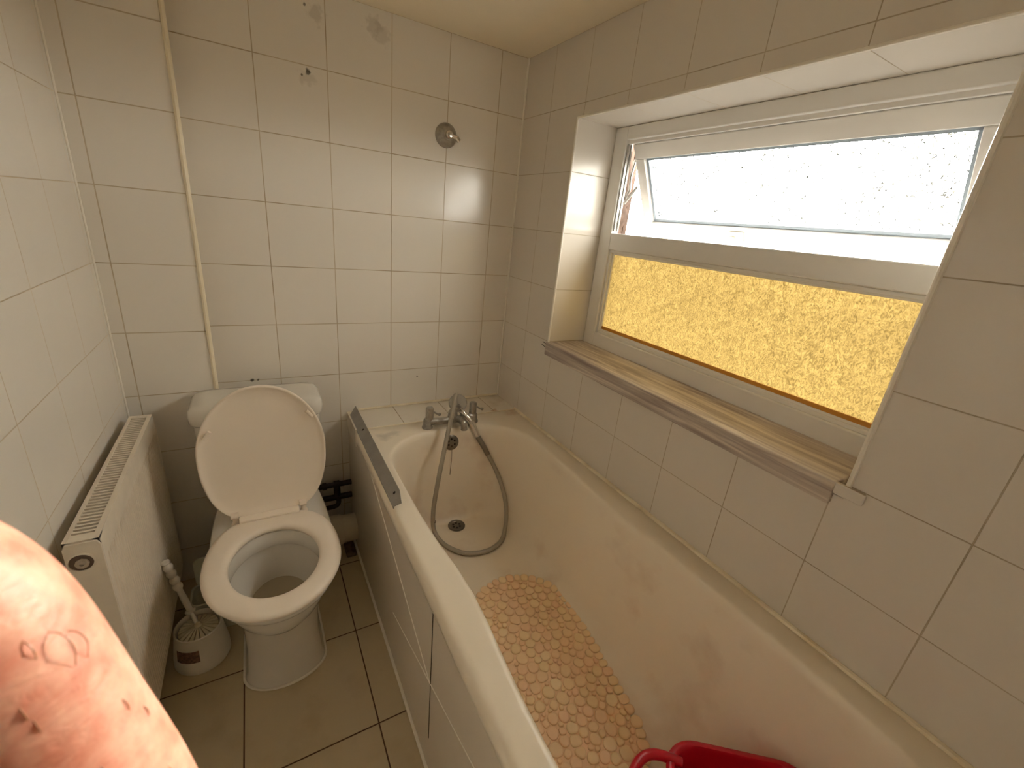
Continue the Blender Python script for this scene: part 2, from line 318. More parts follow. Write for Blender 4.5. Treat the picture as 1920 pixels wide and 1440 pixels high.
bead('trim_5', [(0.0, WY0, WZ1), (0.0, WY0, 0.93)], 0.005, M_bead, 'thin strip up the right edge of the window recess')
bead('trim_6', [(-0.002, -0.002, 0.575), (-0.002, -0.002, CZ)], 0.0045, M_bead, 'light sealant line in the corner by the taps')
bead('trim_7', [(-0.003, -0.17, 0.573), (-0.003, FY + 0.01, 0.573)], 0.007, M_sil, 'cream silicone line between bath and window wall')
bead('trim_8', [(-0.645, -0.002, 0.578), (-0.004, -0.002, 0.578)], 0.005, M_sil, 'yellowed silicone line behind the tiled ledge')
bead('trim_9', [(-0.689, -0.01, 0.003), (-0.689, -1.87, 0.003)], 0.006, M_bead, 'sealant line where the bath panel meets the floor')
bead('trim_10', [(LX + 0.002, -0.0717, 0), (LX + 0.002, -0.0717, CZ)], 0.003, M_bead, 'thin sealant line in the corner behind the radiator')
bead('trim_14', [(-0.66, -0.1725, 0.5715), (-0.004, -0.1725, 0.5715)], 0.0028, M_sil, 'cream joint between the tiled ledge and the bath')
# tiled ledge at the tap end of the bath
struct(put('trim_11', B((-0.690, 0.0, -0.172, -0.0005, 0.50, 0.5735)), M_ledge, bevel=0.002), 'narrow tiled ledge behind the bath taps')
struct(put('wall_ledge', B((-0.672, 0.0, -0.172, 0.0, 0.0, 0.50)), M_panel, smooth=False), 'low wall under the tiled ledge')

# ------------------------------------------------------------------ window
win = bpy.data.objects.new('window_1', None); COL.objects.link(win); win.location = (WX, -0.88, 0.935); win['kind'] = 'structure'
win['label'] = 'white two-part window with amber lower pane and open clear upper sash'
X0, X1 = WX, 0.203
fy0, fy1 = -1.362, -0.418        # clear opening between the jambs
bm = B((X0, X1, fy1, WY1, 0.92, WZ1), (X0, X1, WY0, fy0, 0.92, WZ1), (X0, X1, fy0, fy1, 0.92, 0.985), (X0, X1, fy0, fy1, 1.295, 1.353), (X0, X1, fy0, fy1, 1.652, WZ1))
put('window_frame', bm, M_upvc, win, bevel=0.004)
# glazing beads and stepped rebates
bm = bmesh.new()
for (a, b, c, d) in ((fy0, fy1, 0.985, 1.295),):
    for k, (t, xx) in enumerate(((0.010, 0.178), (0.016, 0.186))):
        box(bm, xx, 0.194, a, b, c, c + t); box(bm, xx, 0.194, a, b, d - t, d)
        box(bm, xx, 0.194, a, a + t, c, d); box(bm, xx, 0.194, b - t, b, c, d)
put('glazing_bead', bm, M_upvc, win, bevel=0.002)
bm = B((0.180, 0.19, fy0, fy1, 1.641, 1.655), (0.19, 0.203, fy0, fy1, 1.643, 1.655))
put('head_rebate', bm, M_upvc, win, bevel=0.002)
put('pane', B((0.194, 0.199, fy0 + 0.01, fy1 - 0.01, 0.995, 1.287)), M_amber, win, smooth=False)['label'] = 'amber yellow patterned glass in the lower half'
put('glass_edge_strip', B((0.1885, 0.1935, fy0 + 0.016, fy1 - 0.016, 1.001, 1.012)), mat('amber_edge', (0.55, 0.24, 0.03), 0.4), win, smooth=False)
# open top-hung sash
th = math.radians(26.5)
sash_l, sash_r, SL = -0.432, -1.356, 0.315
def sp(y, s, d):      # s: down the sash from the hinge, d: outwards from its inner face
    return (0.190 + s*math.sin(th) + d*math.cos(th), y, 1.640 - s*math.cos(th) + d*math.sin(th))
def sash_box(bm, ya, yb, s0, s1, d0, d1):
    vs = [bm.verts.new(sp(y, s, d)) for y, s, d in ((ya,s0,d0),(yb,s0,d0),(yb,s1,d0),(ya,s1,d0),(ya,s0,d1),(yb,s0,d1),(yb,s1,d1),(ya,s1,d1))]
    for f in ((0,3,2,1),(4,5,6,7),(0,1,5,4),(1,2,6,5),(2,3,7,6),(3,0,4,7)): bm.faces.new([vs[i] for i in f])
bm = bmesh.new()
sash_box(bm, sash_l, sash_r, 0, 0.048, 0, 0.05); sash_box(bm, sash_l, sash_r, SL-0.05, SL, 0, 0.05)
sash_box(bm, sash_l, sash_l-0.040, 0.048, SL-0.05, 0, 0.05); sash_box(bm, sash_r, sash_r+0.040, 0.048, SL-0.05, 0, 0.05)
sash = put('sash', bm, M_upvc, win, bevel=0.003)
bm = bmesh.new()
for t in (0.009,):
    sash_box(bm, sash_l-0.04, sash_r+0.04, 0.048, 0.048+t, 0.012, 0.03); sash_box(bm, sash_l-0.04, sash_r+0.04, SL-0.05-t, SL-0.05, 0.012, 0.03)
    sash_box(bm, sash_l-0.04, sash_l-0.04-t, 0.048, SL-0.05, 0.012, 0.03); sash_box(bm, sash_r+0.04, sash_r+0.04+t, 0.048, SL-0.05, 0.012, 0.03)
put('sash_bead', bm, mat('blue_grey_gasket', (0.30, 0.36, 0.42), 0.4), sash)
bm = bmesh.new(); sash_box(bm, sash_l-0.042, sash_r+0.042, 0.05, SL-0.052, 0.028, 0.033)
put('sash_pane', bm, M_frost, sash, smooth=False)['label'] = 'clear patterned glass in the open sash'
# catch in the middle of the sash's lower rail, stay arms at the sides
bm = bmesh.new(); sash_box(bm, -0.79, -0.84, SL-0.040, SL-0.012, -0.012, 0.0); sash_box(bm, -0.80, -0.815, SL-0.030, SL+0.0, -0.024, -0.010)
put('catch', bm, M_white, sash, bevel=0.003)
for s, yy in ((1, -0.4225), (-1, -1.3575)):
    bm = bmesh.new(); box(bm, 0.176, 0.184, yy-0.002, yy+0.002, 1.36, 1.64); box(bm, 0.190, 0.197, yy-0.003, yy+0.003, 1.36, 1.64)
    p = [Vector((0.200, yy - s*0.004, 1.470)), Vector((0.214, yy - s*0.005, 1.50)), Vector((0.208, yy - s*0.005, 1.545)), Vector((0.217, yy - s*0.006, 1.60))]
    tube(bm, p, 0.0045, 6); tube(bm, [(0.200, yy - s*0.004, 1.455), (0.245, yy - s*0.007, 1.515)], 0.005, 6)
    put('stay_arm', bm, M_dull, win)
put('window_sill', B((-0.012, WX + 0.002, WY0 + 0.018, WY1 + 0.003, 0.884, 0.935)), M_wood, win, bevel=0.004)['label'] = 'grey wood-effect covered sill board'
struct(put('trim_12', B((-0.0105, 0.0, -1.437, -1.386, 0.911, 0.9355)), M_right, bevel=0.003), 'short offcut of white tile at the right end of the sill')
bm = bmesh.new(); tube(bm, [(-0.0005, -0.322, 0.926), (-0.0005, -0.345, 0.9245)], 0.0012, 5); tube(bm, [(-0.0005, -0.316, 0.914), (-0.0005, -0.350, 0.9085)], 0.0012, 5)
struct(put('trim_13', bm, M_hole), 'dark gap in the tiles at the left end of the sill')

# ------------------------------------------------------------------ bath
tub = thing('bathtub', 'cream white built-in bathtub under the window', 'bathtub', (-0.345, -1.02, 0))
def inner(d_side, d_far, d_near, z, r):
    P = rrect(-0.628 + d_side, -0.071 - d_side, -1.80 + d_near, -0.263 - d_far, r, z, 12, 14)
    out = []
    for x, y, zz in P:
        k = 0.021 * math.exp(-((y + 1.03) / 0.19) ** 2)
        k2 = 0.016 * math.exp(-((y + 0.92) / 0.25) ** 2)
        x = x + (k if x < -0.345 else -k2) * min(1, abs(x + 0.345) / 0.2)
        out.append((x, y, zz))
    return out
def outer(i, z, r=0.02): return rrect(-0.692 + i, -0.001 - i*0.2, -1.87 + i, -0.1722 - i*0.2, r, z, 12, 14)
rings = [outer(0.006, 0.528), outer(0.001, 0.533), outer(0, 0.545), outer(0.0015, 0.556), outer(0.006, 0.565), outer(0.013, 0.570), outer(0.022, 0.5715)]
rings += [inner(-0.010, -0.010, -0.010, 0.5715, 0.21), inner(-0.003, -0.003, -0.003, 0.5712, 0.205), inner(0.001, 0.001, 0.001, 0.569, 0.20), inner(0.005, 0.006, 0.006, 0.563, 0.195),
          inner(0.008, 0.012, 0.015, 0.55, 0.19), inner(0.013, 0.020, 0.03, 0.50, 0.18), inner(0.022, 0.032, 0.045, 0.42, 0.17), inner(0.033, 0.046, 0.06, 0.34, 0.16),
          inner(0.045, 0.058, 0.075, 0.27, 0.15), inner(0.056, 0.068, 0.085, 0.235, 0.14), inner(0.070, 0.078, 0.10, 0.212, 0.13), inner(0.086, 0.090, 0.115, 0.2, 0.12),
          inner(0.105, 0.105, 0.13, 0.1965, 0.11), inner(0.16, 0.17, 0.20, 0.195, 0.08), inner(0.22, 0.25, 0.30, 0.1945, 0.04)]
bm = bmesh.new(); loft(bm, rings, False, True); put('tub_shell', bm, M_bath, tub, sharp=80)
# waste and overflow
bm = bmesh.new(); lathe(bm, [(0.034, 0), (0.034, 0.003), (0.030, 0.004), (0.026, 0.001), (0.012, 0.0), (0.0001, 0.001)], (-0.352, -0.388, 0.1965), n=32)
waste = put('waste', bm, M_waste, tub)
bm = bmesh.new()
for k in range(6):
    a = k*PI/3 + 0.3; lathe(bm, [(0.0045, 0), (0.0045, 0.0006), (0.0001, 0.0006)], (-0.352 + 0.014*math.cos(a), -0.388 + 0.014*math.sin(a), 0.1984), n=10)
put('waste_holes', bm, M_hole, waste)
oax = Vector((0, -1, 0.22)).normalized(); oo = Vector((-0.349, -0.2795, 0.517))
bm = bmesh.new(); lathe(bm, [(0.031, -0.004), (0.031, 0.003), (0.028, 0.005), (0.012, 0.0065), (0.0001, 0.007)], oo, oax, 32)
ov = put('overflow_cover', bm, M_waste, tub)
q = Vector((0, 0, 1)).rotation_difference(oax)
bm = bmesh.new()
for k in range(6):
    a = k*PI/3 + PI/6; lathe(bm, [(0.0042, 0), (0.0042, 0.0008), (0.0001, 0.0008)], oo + q @ Vector((0.0145*math.cos(a), 0.0145*math.sin(a), 0.0062)), oax, 10)
put('overflow_holes', bm, M_hole, ov)
bm = bmesh.new(); tube(bm, catmull([oo + oax*0.009 + Vector((0, 0, -0.012)), (-0.350, -0.296, 0.46), (-0.353, -0.300, 0.42), (-0.356, -0.3035, 0.385)]), 0.0011, 6)
put('plug_chain', bm, mat('old_chain', (0.25, 0.19, 0.12), 0.5, metal=0.6), ov)
# panel
pan = put('side_panel', B((-0.687, -0.676, -1.868, -0.004, 0.004, 0.546)), M_panel, tub, bevel=0.003)
bm = bmesh.new(); tube(bm, [(-0.6873, -1.011, 0.539), (-0.6873, -1.020, 0.115)], 0.0012, 6); put('panel_joint', bm, M_hole, pan)
bm = bmesh.new(); tube(bm, [(-0.6875, -0.368, 0.543), (-0.6875, -1.011, 0.303), (-0.6875, -1.012, 0.3025)], 0.0016, 6); put('white_line', bm, M_bead, pan)  # thin pale bead slanting down across the panel
bm = bmesh.new(); tube(bm, [(-0.6875, -0.69, 0.198), (-0.6875, -1.011, 0.303), (-0.6875, -1.40, 0.430)], 0.0013, 6); put('pale_line', bm, M_bead, pan)  # second thin pale bead, slanting up towards the near end
# metal angle on the rim
bm = bmesh.new()
SL_, SR_ = (-0.683, 0.5745), (-0.6565, 0.598)
fl = [(SL_, -0.034), (SR_, -0.006), (SR_, -0.635), ((-0.6655, 0.5897), -0.686), (SL_, -0.674)]
nn = Vector((-(SR_[1]-SL_[1]), 0, SR_[0]-SL_[0])).normalized()*0.0016
a = [bm.verts.new((p[0], y, p[1])) for p, y in fl]; b = [bm.verts.new((p[0]-nn.x, y, p[1]-nn.z)) for p, y in fl]
bm.faces.new(a); bm.faces.new(list(reversed(b)))
for i in range(5): bm.faces.new((a[i], a[(i+1) % 5], b[(i+1) % 5], b[i]))
box(bm, -0.6845, -0.6825, -0.674, -0.034, 0.566, 0.5745)
strip = tag(put('metal_angle_strip', bm, M_alu, smooth=False), 'grey metal angle strip lifting off the outer bath rim', 'metal strip')
for y in (-0.205, -0.628):
    bm = bmesh.new(); lathe(bm, [(0.0045, 0), (0.0045, 0.0006), (0.0001, 0.0006)], (-0.6690 + nn.x*0.1, y, 0.5866 + nn.z*0.1), nn, 12); put('screw_hole', bm, M_hole, strip)

# ------------------------------------------------------------------ bath taps and hand shower
tp = thing('bath_mixer_tap', 'dull chrome bath mixer tap on the rim at the tap end', 'tap', (-0.335, -0.232, 0.572))
bm = bmesh.new()
tube(bm, catmull([(-0.437, -0.232, 0.598), (-0.38, -0.236, 0.596), (-0.335, -0.238, 0.596), (-0.28, -0.236, 0.596), (-0.232, -0.232, 0.598)]), 0.0145, 14)
for x in (-0.432, -0.237): lathe(bm, [(0.021, 0.0), (0.021, 0.006), (0.017, 0.012), (0.0165, 0.032), (0.012, 0.04)], (x, -0.232, 0.5715), n=20)
lathe(bm, [(0.020, 0), (0.021, 0.02), (0.018, 0.045), (0.010, 0.055)], (-0.33, -0.236, 0.585), n=20)
put('tap_body', bm, M_dull, tp)
bm = bmesh.new(); tube(bm, catmull([(-0.315, -0.245, 0.600), (-0.308, -0.272, 0.604), (-0.304, -0.290, 0.596), (-0.303, -0.294, 0.572)], 6), [0.014]*12 + [0.0135]*7, 12)
put('spout', bm, M_dull, tp)
for i, x in enumerate((-0.424, -0.240)):
    bm = bmesh.new(); lathe(bm, [(0.0135, 0), (0.0155, 0.006), (0.0150, 0.038), (0.0155, 0.048), (0.012, 0.053), (0.0001, 0.054)], (x, -0.230, 0.604), n=20)
    h = put('tap_handle', bm, M_dull, tp)
    bm = bmesh.new(); tube(bm, catmull([(x + 0.012, -0.232, 0.638), (x + 0.026, -0.238, 0.630), (x + 0.033, -0.242, 0.628)], 4), 0.0035, 8)
    lathe(bm, [(0.0001, -0.005), (0.0055, -0.004), (0.0065, 0), (0.0055, 0.004), (0.0001, 0.005)], (x + 0.035, -0.243, 0.628), (0.4, -1, 0), 12)
    put('tap_pin', bm, M_dull, h)
bm = bmesh.new(); tube(bm, [(-0.318, -0.236, 0.635), (-0.312, -0.242, 0.655)], [0.013, 0.015], 12); put('cradle', bm, M_dull, tp)

sh = thing('hand_shower', 'chrome hand shower with grey looped hose resting on the bath taps', 'hand shower', (-0.30, -0.24, 0.66))
bm = bmesh.new()
hd = [(-0.296, -0.215, 0.632), (-0.292, -0.238, 0.625), (-0.277, -0.250, 0.608), (-0.262, -0.262, 0.590), (-0.248, -0.276, 0.558), (-0.238, -0.288, 0.530)]
cp = catmull(hd, 6); tube(bm, cp, [0.010 + 0.003*abs(math.sin(i/len(cp)*PI)) for i in range(len(cp))], 14)
put('shower_handle', bm, M_chrome, sh)
bm = bmesh.new(); lathe(bm, [(0.012, -0.016), (0.028, -0.008), (0.037, 0.0), (0.037, 0.006), (0.034, 0.009), (0.0001, 0.009)], (-0.297, -0.205, 0.648), (-0.28, -0.75, 0.60), 32)
sp_h = put('spray_head', bm, M_dull, sh)
bm = bmesh.new(); lathe(bm, [(0.031, 0), (0.031, 0.0012), (0.0001, 0.0012)], Vector((-0.297, -0.205, 0.648)) + Vector((-0.28, -0.75, 0.60)).normalized()*0.009, (-0.28, -0.75, 0.60), 28)
put('spray_plate', bm, mat('grey_rubber_plate', (0.40, 0.37, 0.31), 0.5), sp_h)
hp = [(-0.318, -0.236, 0.640), (-0.322, -0.232, 0.685), (-0.326, -0.245, 0.702), (-0.340, -0.268, 0.690), (-0.352, -0.285, 0.650), (-0.376, -0.310, 0.590), (-0.415, -0.36, 0.50), (-0.444, -0.39, 0.40), (-0.462, -0.41, 0.305), (-0.462, -0.43, 0.235),
      (-0.443, -0.465, 0.204), (-0.415, -0.52, 0.2035), (-0.374, -0.556, 0.2035), (-0.303, -0.570, 0.2035), (-0.235, -0.545, 0.204), (-0.190, -0.495, 0.212), (-0.158, -0.440, 0.245), (-0.150, -0.395, 0.300), (-0.165, -0.350, 0.375), (-0.205, -0.315, 0.465), (-0.238, -0.288, 0.530)]
cp = catmull(hp, 40); n = len(cp)
bm = bmesh.new(); tube(bm, cp, [0.0086 + 0.0004*math.sin(i*2.1) for i in range(n)], 10)
put('shower_hose', bm, M_hose, sh)
bm = bmesh.new(); tube(bm, cp[-46:-2], [0.0112 - 0.0012*(1 - i/44) for i in range(44)], 12)
put('hose_cuff', bm, mat('dark_hose_end', (0.24, 0.21, 0.17), 0.4, metal=0.5), sh)
bm = bmesh.new(); lathe(bm, [(0.0085, -0.002), (0.0085, 0.002)], (-0.461, -0.418, 0.27), (0.05, -0.1, -1), 12)
put('hose_ring', bm, mat('dark_hose_end', (0.24, 0.21, 0.17), 0.4, metal=0.5), sh)

br = thing('shower_bracket', 'round chrome shower bracket high on the end wall', 'wall bracket', (-0.317, 0, 1.626))
bm = bmesh.new(); lathe(bm, [(0.041, 0), (0.041, 0.003), (0.036, 0.010), (0.024, 0.018), (0.016, 0.021), (0.0155, 0.024)], (-0.317, 0, 1.624), (0, -1, 0), 36)
put('flange', bm, M_dull, br)
bm = bmesh.new(); lathe(bm, [(0.014, 0.02), (0.013, 0.034), (0.009, 0.036), (0.009, 0.044), (0.0001, 0.045)], (-0.317, 0, 1.624), (0.05, -1, 0), 20)
tube(bm, [(-0.313, -0.030, 1.622), (-0.288, -0.036, 1.617)], 0.0075, 10); tube(bm, [(-0.290, -0.036, 1.619), (-0.280, -0.037, 1.608)], [0.008, 0.0085], 10)
put('clamp_nut', bm, M_chrome, br)

# ------------------------------------------------------------------ toilet
TX = -0.983
to = thing('toilet', 'white close-coupled toilet with its seat lid raised', 'toilet', (TX, -0.40, 0))
NP = 64
def egg(z, hw, yf, yb, ym=-0.57, e=0.62):
    P = []
    for k in range(NP):
        t = 2*PI*k/NP; c, s = math.cos(t), math.sin(t)
        if s < 0: P.append((TX + hw*c, ym + (ym - yf)*s, z))
        else:
            P.append((TX + hw*(abs(c)**e)*(1 if c > 0 else -1), ym + (yb - ym)*(s**e), z))
    return P
rings = [egg(0, 0.110, -0.640, -0.15), egg(0.012, 0.108, -0.638, -0.15), egg(0.03, 0.101, -0.628, -0.15), egg(0.12, 0.095, -0.612, -0.15), egg(0.20, 0.097, -0.615, -0.15), egg(0.25, 0.106, -0.635, -0.15),
         egg(0.30, 0.126, -0.675, -0.14), egg(0.34, 0.144, -0.720, -0.12), egg(0.37, 0.154, -0.755, -0.10), egg(0.395, 0.160, -0.778, -0.085), egg(0.408, 0.160, -0.780, -0.085), egg(0.414, 0.155, -0.775, -0.09),
         egg(0.414, 0.120, -0.737, -0.445, -0.59, 1), egg(0.408, 0.115, -0.731, -0.451, -0.59, 1), egg(0.368, 0.112, -0.728, -0.454, -0.59, 1), egg(0.362, 0.114, -0.730, -0.452, -0.59, 1), egg(0.362, 0.128, -0.744, -0.438, -0.59, 1),
         egg(0.340, 0.127, -0.740, -0.440, -0.59, 1), egg(0.300, 0.114, -0.722, -0.447, -0.58, 1), egg(0.26, 0.092, -0.69, -0.455, -0.57, 1), egg(0.225, 0.064, -0.64, -0.46, -0.55, 1), egg(0.20, 0.045, -0.60, -0.47, -0.54, 1), egg(0.15, 0.04, -0.58, -0.48, -0.53, 1)]
bm = bmesh.new(); loft(bm, rings, True, True); put('pan', bm, M_enamel, to, sharp=60)
bm = bmesh.new(); P = egg(0.245, 0.080, -0.668, -0.456, -0.56, 1); bm.faces.new([bm.verts.new(p) for p in P])
put('bowl_water', bm, mat('toilet_water', (0.42, 0.37, 0.28), 0.03, spec=0.6), to)
bm = bmesh.new(); e = egg(0.004, 0.112, -0.643, -0.15); tube(bm, e + [e[0]], 0.004, 6, False); put('floor_sealant', bm, M_bead, to)
def seat_out(z, d=0.0, hb=0.142, ybk=-0.388, ex=0.42):
    P = []
    for k in range(NP):
        t = 2*PI*k/NP; c, s = math.cos(t), math.sin(t)
        if s <= 0: P.append((TX - 0.001 + (0.168-d)*c, -0.585 + (0.207-d)*s, z))
        else:
            # narrows towards a flat back edge
            y = -0.585 + (ybk + 0.585 - d)*(s**0.75); f = 1 - (1 - hb/0.168) * ((y + 0.585)/(ybk + 0.585))**2
            P.append((TX - 0.001 + (0.168-d)*(abs(c)**ex)*(1 if c > 0 else -1)*f, y, z))
    return P
def hole(z, d=0.0): return egg(z, 0.109+d, -0.727-d, -0.457+d, -0.592, 1)
rings = [seat_out(0.4165, 0.004), seat_out(0.421, 0), seat_out(0.427, 0), seat_out(0.4325, 0.005), seat_out(0.4365, 0.016), hole(0.438, 0.022), hole(0.4355, 0.009), hole(0.431, 0.003), hole(0.425, 0.0), hole(0.4165, 0.002), seat_out(0.4165, 0.004)]
bm = bmesh.new(); loft(bm, rings); put('seat', bm, M_seat, to, sharp=80)
bm = B((-1.068, -0.906, -0.412, -0.383, 0.433, 0.444)); put('seat_hinge_flap', bm, M_seat, to, bevel=0.004)
# raised lid, leaning back a little, its underside towards the room
def lidp(P, dep):      # P: flat outline points, dep: towards the room
    out = []; lean = math.radians(6)
    for x, y, z in P:
        v = -(y + 0.388); out.append((x, -0.380 + v*math.sin(lean) - dep*math.cos(lean), 0.440 + v*math.cos(lean) - dep*math.sin(lean)))
    return out
def LO(d): return seat_out(0, d, 0.142, -0.388, 0.3)
rings = [lidp(LO(0.03), -0.016), lidp(LO(0.012), -0.013), lidp(LO(0.002), -0.006), lidp(LO(0), 0.001), lidp(LO(0.0015), 0.004), lidp(LO(0.005), 0.004), lidp(LO(0.008), 0.001), lidp(LO(0.022), -0.0045), lidp(LO(0.045), -0.007), lidp(LO(0.09), -0.0085)]
bm = bmesh.new(); loft(bm, rings, True, True); lid = put('lid', bm, M_seat, to, sharp=70)
for x, v in ((-0.851, 0.300), (-1.125, 0.268)):
    bm = bmesh.new()
    a = lidp([(x, -0.388 - v, 0)], 0.0)[0]; s = 1 if x > TX else -1
    tube(bm, [(a[0] - s*0.014, a[1] - 0.006, a[2] + 0.016), (a[0] + s*0.002, a[1] - 0.006, a[2] - 0.006)], 0.0055, 8)
    put('lid_buffer', bm, M_seat, lid)
for x in (-1.078, -0.893):
    bm = bmesh.new(); tube(bm, [(x - 0.011, -0.383, 0.449), (x + 0.009, -0.383, 0.449)], 0.0095, 14)
    lathe(bm, [(0.012, 0), (0.012, 0.006), (0.008, 0.012), (0.007, 0.028)], (x, -0.382, 0.415), n=16)
    put('hinge', bm, M_seat, to)
# cistern
def rr2(x0, x1, y0, y1, r, z): return rrect(x0, x1, y0, y1, r, z, 8, 4)
bm = bmesh.new(); loft(bm, [rr2(-1.145, -0.835, -0.235, -0.078, 0.03, 0.414), rr2(-1.155, -0.825, -0.243, -0.077, 0.032, 0.46), rr2(-1.162, -0.815, -0.252, -0.075, 0.035, 0.60), rr2(-1.164, -0.813, -0.254, -0.075, 0.035, 0.694)], True, True)
put('cistern', bm, M_enamel, to, sharp=60)
bm = bmesh.new(); loft(bm, [rr2(-1.166, -0.810, -0.256, -0.074, 0.036, 0.690), rr2(-1.173, -0.804, -0.263, -0.073, 0.040, 0.697), rr2(-1.174, -0.803, -0.265, -0.073, 0.042, 0.720), rr2(-1.171, -0.806, -0.261, -0.074, 0.040, 0.735), rr2(-1.160, -0.817, -0.250, -0.08, 0.034, 0.745), rr2(-1.13, -0.846, -0.225, -0.10, 0.02, 0.748)], True, True)
put('cistern_lid', bm, M_enamel, to, sharp=60)

# waste connector and water pipes between toilet and bath panel
wc = thing('soil_pipe', 'thick cream ribbed waste pipe between toilet and bath panel', 'waste pipe', (-0.75, -0.11, 0.1))
bm = bmesh.new()
pr = [(0.050, 0), (0.050, 0.02)]
for k in range(6): pr += [(0.054, 0.022 + k*0.012), (0.054, 0.028 + k*0.012), (0.050, 0.029 + k*0.012), (0.050, 0.033 + k*0.012)]
lathe(bm, pr, (-0.885, -0.115, 0.098), (1, 0, 0), 36); put('ribbed_sleeve', bm, M_soil, wc)
bm = bmesh.new(); lathe(bm, [(0.058, 0), (0.061, 0.004), (0.061, 0.045), (0.058, 0.05), (0.055, 0.05), (0.055, 0.104)], (-0.792, -0.115, 0.098), (1, 0, 0), 36); put('socket', bm, M_soil, wc)
bm = bmesh.new(); box(bm, -0.738, -0.698, -0.185, -0.10, 0.0, 0.014); tag(put('pipe_shade_block', bm, mat('shade_brown', (0.2, 0.15, 0.11), 0.95, bump=1, noise=0.5, nscale=60), bevel=0.006), 'dark block painted as shadow on the floor under the waste pipe', 'mortar')  # dark block stands in for the shadow under the waste pipe
def pipe(name, pts, r, label, parts=()):
    o = thing(name, label, 'pipe', pts[0]); bm = bmesh.new(); tube(bm, pts, r, 14); put('pipe_run', bm, M_pipe, o); return o
p1 = pipe('water_pipe', [(-1.06, -0.040, 0.268), (-0.688, -0.040, 0.268)], 0.011, 'upper of two dark pipes on the end wall by the bath panel')
p2 = pipe('water_pipe', [(-1.06, -0.042, 0.208), (-0.688, -0.042, 0.208)], 0.012, 'lower of two dark pipes on the end wall, with a hooked branch')
bm = bmesh.new(); tube(bm, [(-0.757, -0.040, 0.268), (-0.735, -0.040, 0.268)], 0.0155, 14); put('pipe_fitting', bm, M_pipe, p1)
bm = bmesh.new(); tube(bm, [(-0.80, -0.040, 0.268), (-0.785, -0.040, 0.268)], 0.0145, 14); put('pipe_fitting', bm, M_pipe, p1)
bm = bmesh.new(); tube(bm, catmull([(-0.745, -0.044, 0.215), (-0.742, -0.052, 0.190), (-0.752, -0.056, 0.176), (-0.78, -0.056, 0.172), (-0.812, -0.056, 0.173)], 8), 0.0095, 12); tube(bm, [(-0.745, -0.040, 0.258), (-0.745, -0.042, 0.215)], 0.013, 12)
h = put('hooked_branch', bm, M_pipe, p2)
bm = bmesh.new(); lathe(bm, [(0.010, 0), (0.010, 0.008), (0.006, 0.012), (0.0001, 0.013)], (-0.812, -0.056, 0.173), (-1, 0, 0), 14); put('end_cap', bm, mat('grey_cap', (0.3, 0.27, 0.22), 0.4), h)

# ------------------------------------------------------------------ radiator
ra = thing('radiator', 'cream ribbed panel radiator with slotted top grille on the left wall', 'radiator', (-1.293, -0.44, 0.13))
RY0, RY1, RX0, RX1, RZ0, RZ1 = -0.737, -0.150, -1.322, -1.264, 0.130, 0.705
bm = bmesh.new()
ys = []; NR = 40; p = (RY1 - RY0 - 0.03) / NR; y = RY0 + 0.015
prof = [(RY0 + 0.002, 0.0)]
for k in range(NR):
    prof += [(y, 0), (y + p*0.30, 0), (y + p*0.45, -0.0032), (y + p*0.72, -0.0032), (y + p*0.88, 0)]; y += p
prof += [(y, 0), (RY1 - 0.002, 0)]
def row(z, flat): return [(RX1 - 0.002 + (0 if flat else d), yy, z) for yy, d in prof]
rows = [row(RZ0 + 0.004, True), row(RZ0 + 0.022, True), row(RZ0 + 0.030, False), row(RZ1 - 0.060, False), row(RZ1 - 0.050, True), row(RZ1 - 0.012, True)]
rows.append([(RX1 - 0.003, yy, RZ1 - 0.004) for yy, d in prof]); rows.append([(RX1 - 0.008, yy, RZ1 - 0.002) for yy, d in prof]); rows.append([(RX1 - 0.010, yy, RZ1 - 0.010) for yy, d in prof])
rows.insert(0, [(RX1 - 0.012, yy, RZ0 + 0.004) for yy, d in prof])
loft(bm, rows, closed=False)
put('front_panel', bm, M_rad, ra, sharp=25)
put('back_panel', B((RX0, RX0 + 0.008, RY0 + 0.004, RY1 - 0.004, RZ0, RZ1 - 0.012)), M_rad, ra)
put('convector', B((RX0 + 0.020, RX1 - 0.024, RY0 + 0.02, RY1 - 0.02, RZ0 + 0.03, RZ1 - 0.08)), mat('slot_shade', (0.10, 0.07, 0.055), 0.9), ra)  # near-black colour paints in the shade seen through the grille slots
bm = bmesh.new(); g0, g1 = RY0 + 0.022, RY1 - 0.014
box(bm, RX0 + 0.002, RX0 + 0.009, RY0, RY1, RZ1 - 0.010, RZ1 + 0.001); box(bm, RX1 - 0.013, RX1 - 0.003, RY0, RY1, RZ1 - 0.010, RZ1 + 0.001)
box(bm, RX0 + 0.002, RX1 - 0.003, RY0, g0, RZ1 - 0.010, RZ1 + 0.0008); box(bm, RX0 + 0.002, RX1 - 0.003, g1, RY1, RZ1 - 0.010, RZ1 + 0.0008)
ns = 46; pitch = (g1 - g0) / ns
for k in range(ns): box(bm, RX0 + 0.006, RX1 - 0.010, g0 + (k + 0.58)*pitch, g0 + (k + 0.98)*pitch, RZ1 - 0.004, RZ1)
put('top_grille', bm, M_rad, ra, smooth=False)
